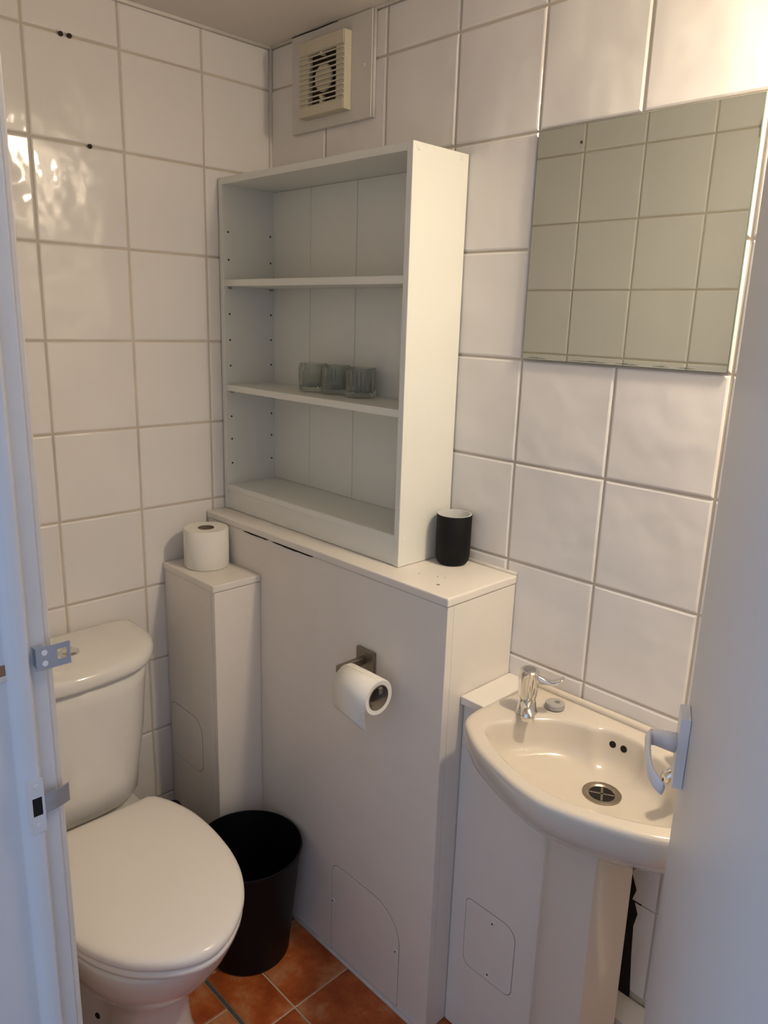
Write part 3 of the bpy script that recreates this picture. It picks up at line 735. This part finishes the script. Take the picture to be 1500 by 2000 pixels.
t = thing('strike_plate', 'painted-over latch strike plate with a dark hole in the door jamb', 'strike plate', (JL, -0.98, 0.985))
bm = bmesh.new()
B(bm, 0.0118, 0.0132, -0.0125, 0.0045, -0.033, -0.0125); B(bm, 0.0118, 0.0132, -0.0125, 0.0045, 0.0105, 0.033)
B(bm, 0.0118, 0.0132, -0.0125, -0.0085, -0.0125, 0.0105); B(bm, 0.0118, 0.0132, 0.002, 0.0045, -0.0125, 0.0105)
obj('plate', bm, 'frame', t)
bm = B(bmesh.new(), 0.0105, 0.0121, -0.0086, 0.0021, -0.0126, 0.0106); obj('latch_hole', bm, 'dark', t)
bm = bmesh.new(); kk = 8; a_ = []; b2_ = []
for i in range(kk+1):
    s = i/kk; a_.append((0.0132-0.007*s*s, 0.0045+0.030*s)); b2_.append((0.0118-0.007*s*s, 0.0045+0.030*s))
pr2 = a_+b2_[::-1]
loft(bm, [[(x, y, z) for x, y in pr2] for z in (-0.0125, 0.0105)]); obj('curved_lip', bm, 'zinc', t, auto=40)
for zc in (-0.024, 0.024):
    bm = lathe(bmesh.new(), [(0.003, 0), (0.0026, 0.0008)], 12); xform(bm, Matrix.Translation((0.0131, -0.003, zc)) @ Matrix.Rotation(PI/2, 4, 'Y')); obj('screw', bm, 'frame', t)

# ------------------------------------------------------------------ door, standing open into the room
H = Vector((1.648, -0.932)); Eg = Vector((1.333, -0.297))
dv = (Eg-H); LN = dv.length; ang = math.atan2(dv.y, dv.x)
dr1 = bpy.data.objects.new('door_1', None); COL.objects.link(dr1); struct(dr1)
dr1.location = (H.x, H.y, 0); dr1.rotation_euler = (0, 0, ang)
# local x along the leaf from hinge to leading edge; +y is the face turned to the camera
bm = B(bmesh.new(), 0.0, LN, -0.036, 0.0, 0.008, 1.985, 0.004, 3); obj('leaf', bm, 'doorpaint', dr1, auto=40)
for zc in (0.25, 1.75):
    bm = tube(bmesh.new(), [(-0.001, -0.040, zc-0.04), (-0.001, -0.040, zc), (-0.001, -0.040, zc+0.04)], 0.005, 10); obj('hinge', bm, 'steel', dr1, True)
hp = bpy.data.objects.new('handle', None); COL.objects.link(hp); hp.parent = dr1
hp['label'] = 'white lever handle on a slim plate'
ZH = 1.000; XH = LN-0.052
hp.location = (XH, 0, ZH)
box('handle_plate', -0.021, 0.021, 0.0003, 0.0125, -0.045, 0.052, 'whitegloss', hp, 0.0008, 1)
bm = tube(bmesh.new(), [(0, 0.0130, 0.007), (0, 0.026, 0.0085), (-0.001, 0.038, 0.010), (-0.008, 0.0445, 0.0105)], [0.0130, 0.0120, 0.0105, 0.008], 20); obj('neck', bm, 'whitegloss', hp, True)
bm = bmesh.new()
path = [(0.004, 0.0430, 0.010), (-0.008, 0.0470, 0.010), (-0.03, 0.0470, 0.009), (-0.055, 0.0460, 0.007), (-0.078, 0.0430, 0.005), (-0.092, 0.0370, 0.003), (-0.103, 0.029, 0.001)]
tube(bm, path, [(0.004, 0.009), (0.0042, 0.0105), (0.0036, 0.011), (0.0034, 0.011), (0.0034, 0.0105), (0.0034, 0.010), (0.003, 0.008)], 16); obj('lever', bm, 'whitegloss', hp, True)

# ------------------------------------------------------------------ ceiling lamp (above the frame)
t = thing('ceiling_lamp', 'small round opal ceiling lamp above the sink, out of frame', 'lamp', (LAMP_POS[0], LAMP_POS[1], CEIL))
bm = lathe(bmesh.new(), [(0.055, -0.0005), (0.055, -0.018), (0.045, -0.024)], 36); obj('base', bm, 'whitegloss', t, auto=40)
bm = lathe(bmesh.new(), [(0.040, -0.0245), (0.052, -0.034), (0.060, -0.055), (0.058, -0.075), (0.045, -0.092), (0.022, -0.101)], 36); obj('globe', bm, 'bulb', t, True)
ad = bpy.data.lights.new('lamp_downlight', 'AREA'); ad.shape = 'DISK'; ad.size = 0.10; ad.energy = LAMP_DOWN; ad.color = LAMP_COLOR
ao = bpy.data.objects.new('lamp_downlight', ad); COL.objects.link(ao); ao.parent = t; ao.location = (0, 0, -0.150)
ld = bpy.data.lights.new('lamp_light', 'POINT'); ld.energy = LAMP_POWER; ld.color = LAMP_COLOR; ld.shadow_soft_size = 0.02
lo = bpy.data.objects.new('lamp_light', ld); COL.objects.link(lo); lo.parent = t; lo.location = (0, 0, -0.125)
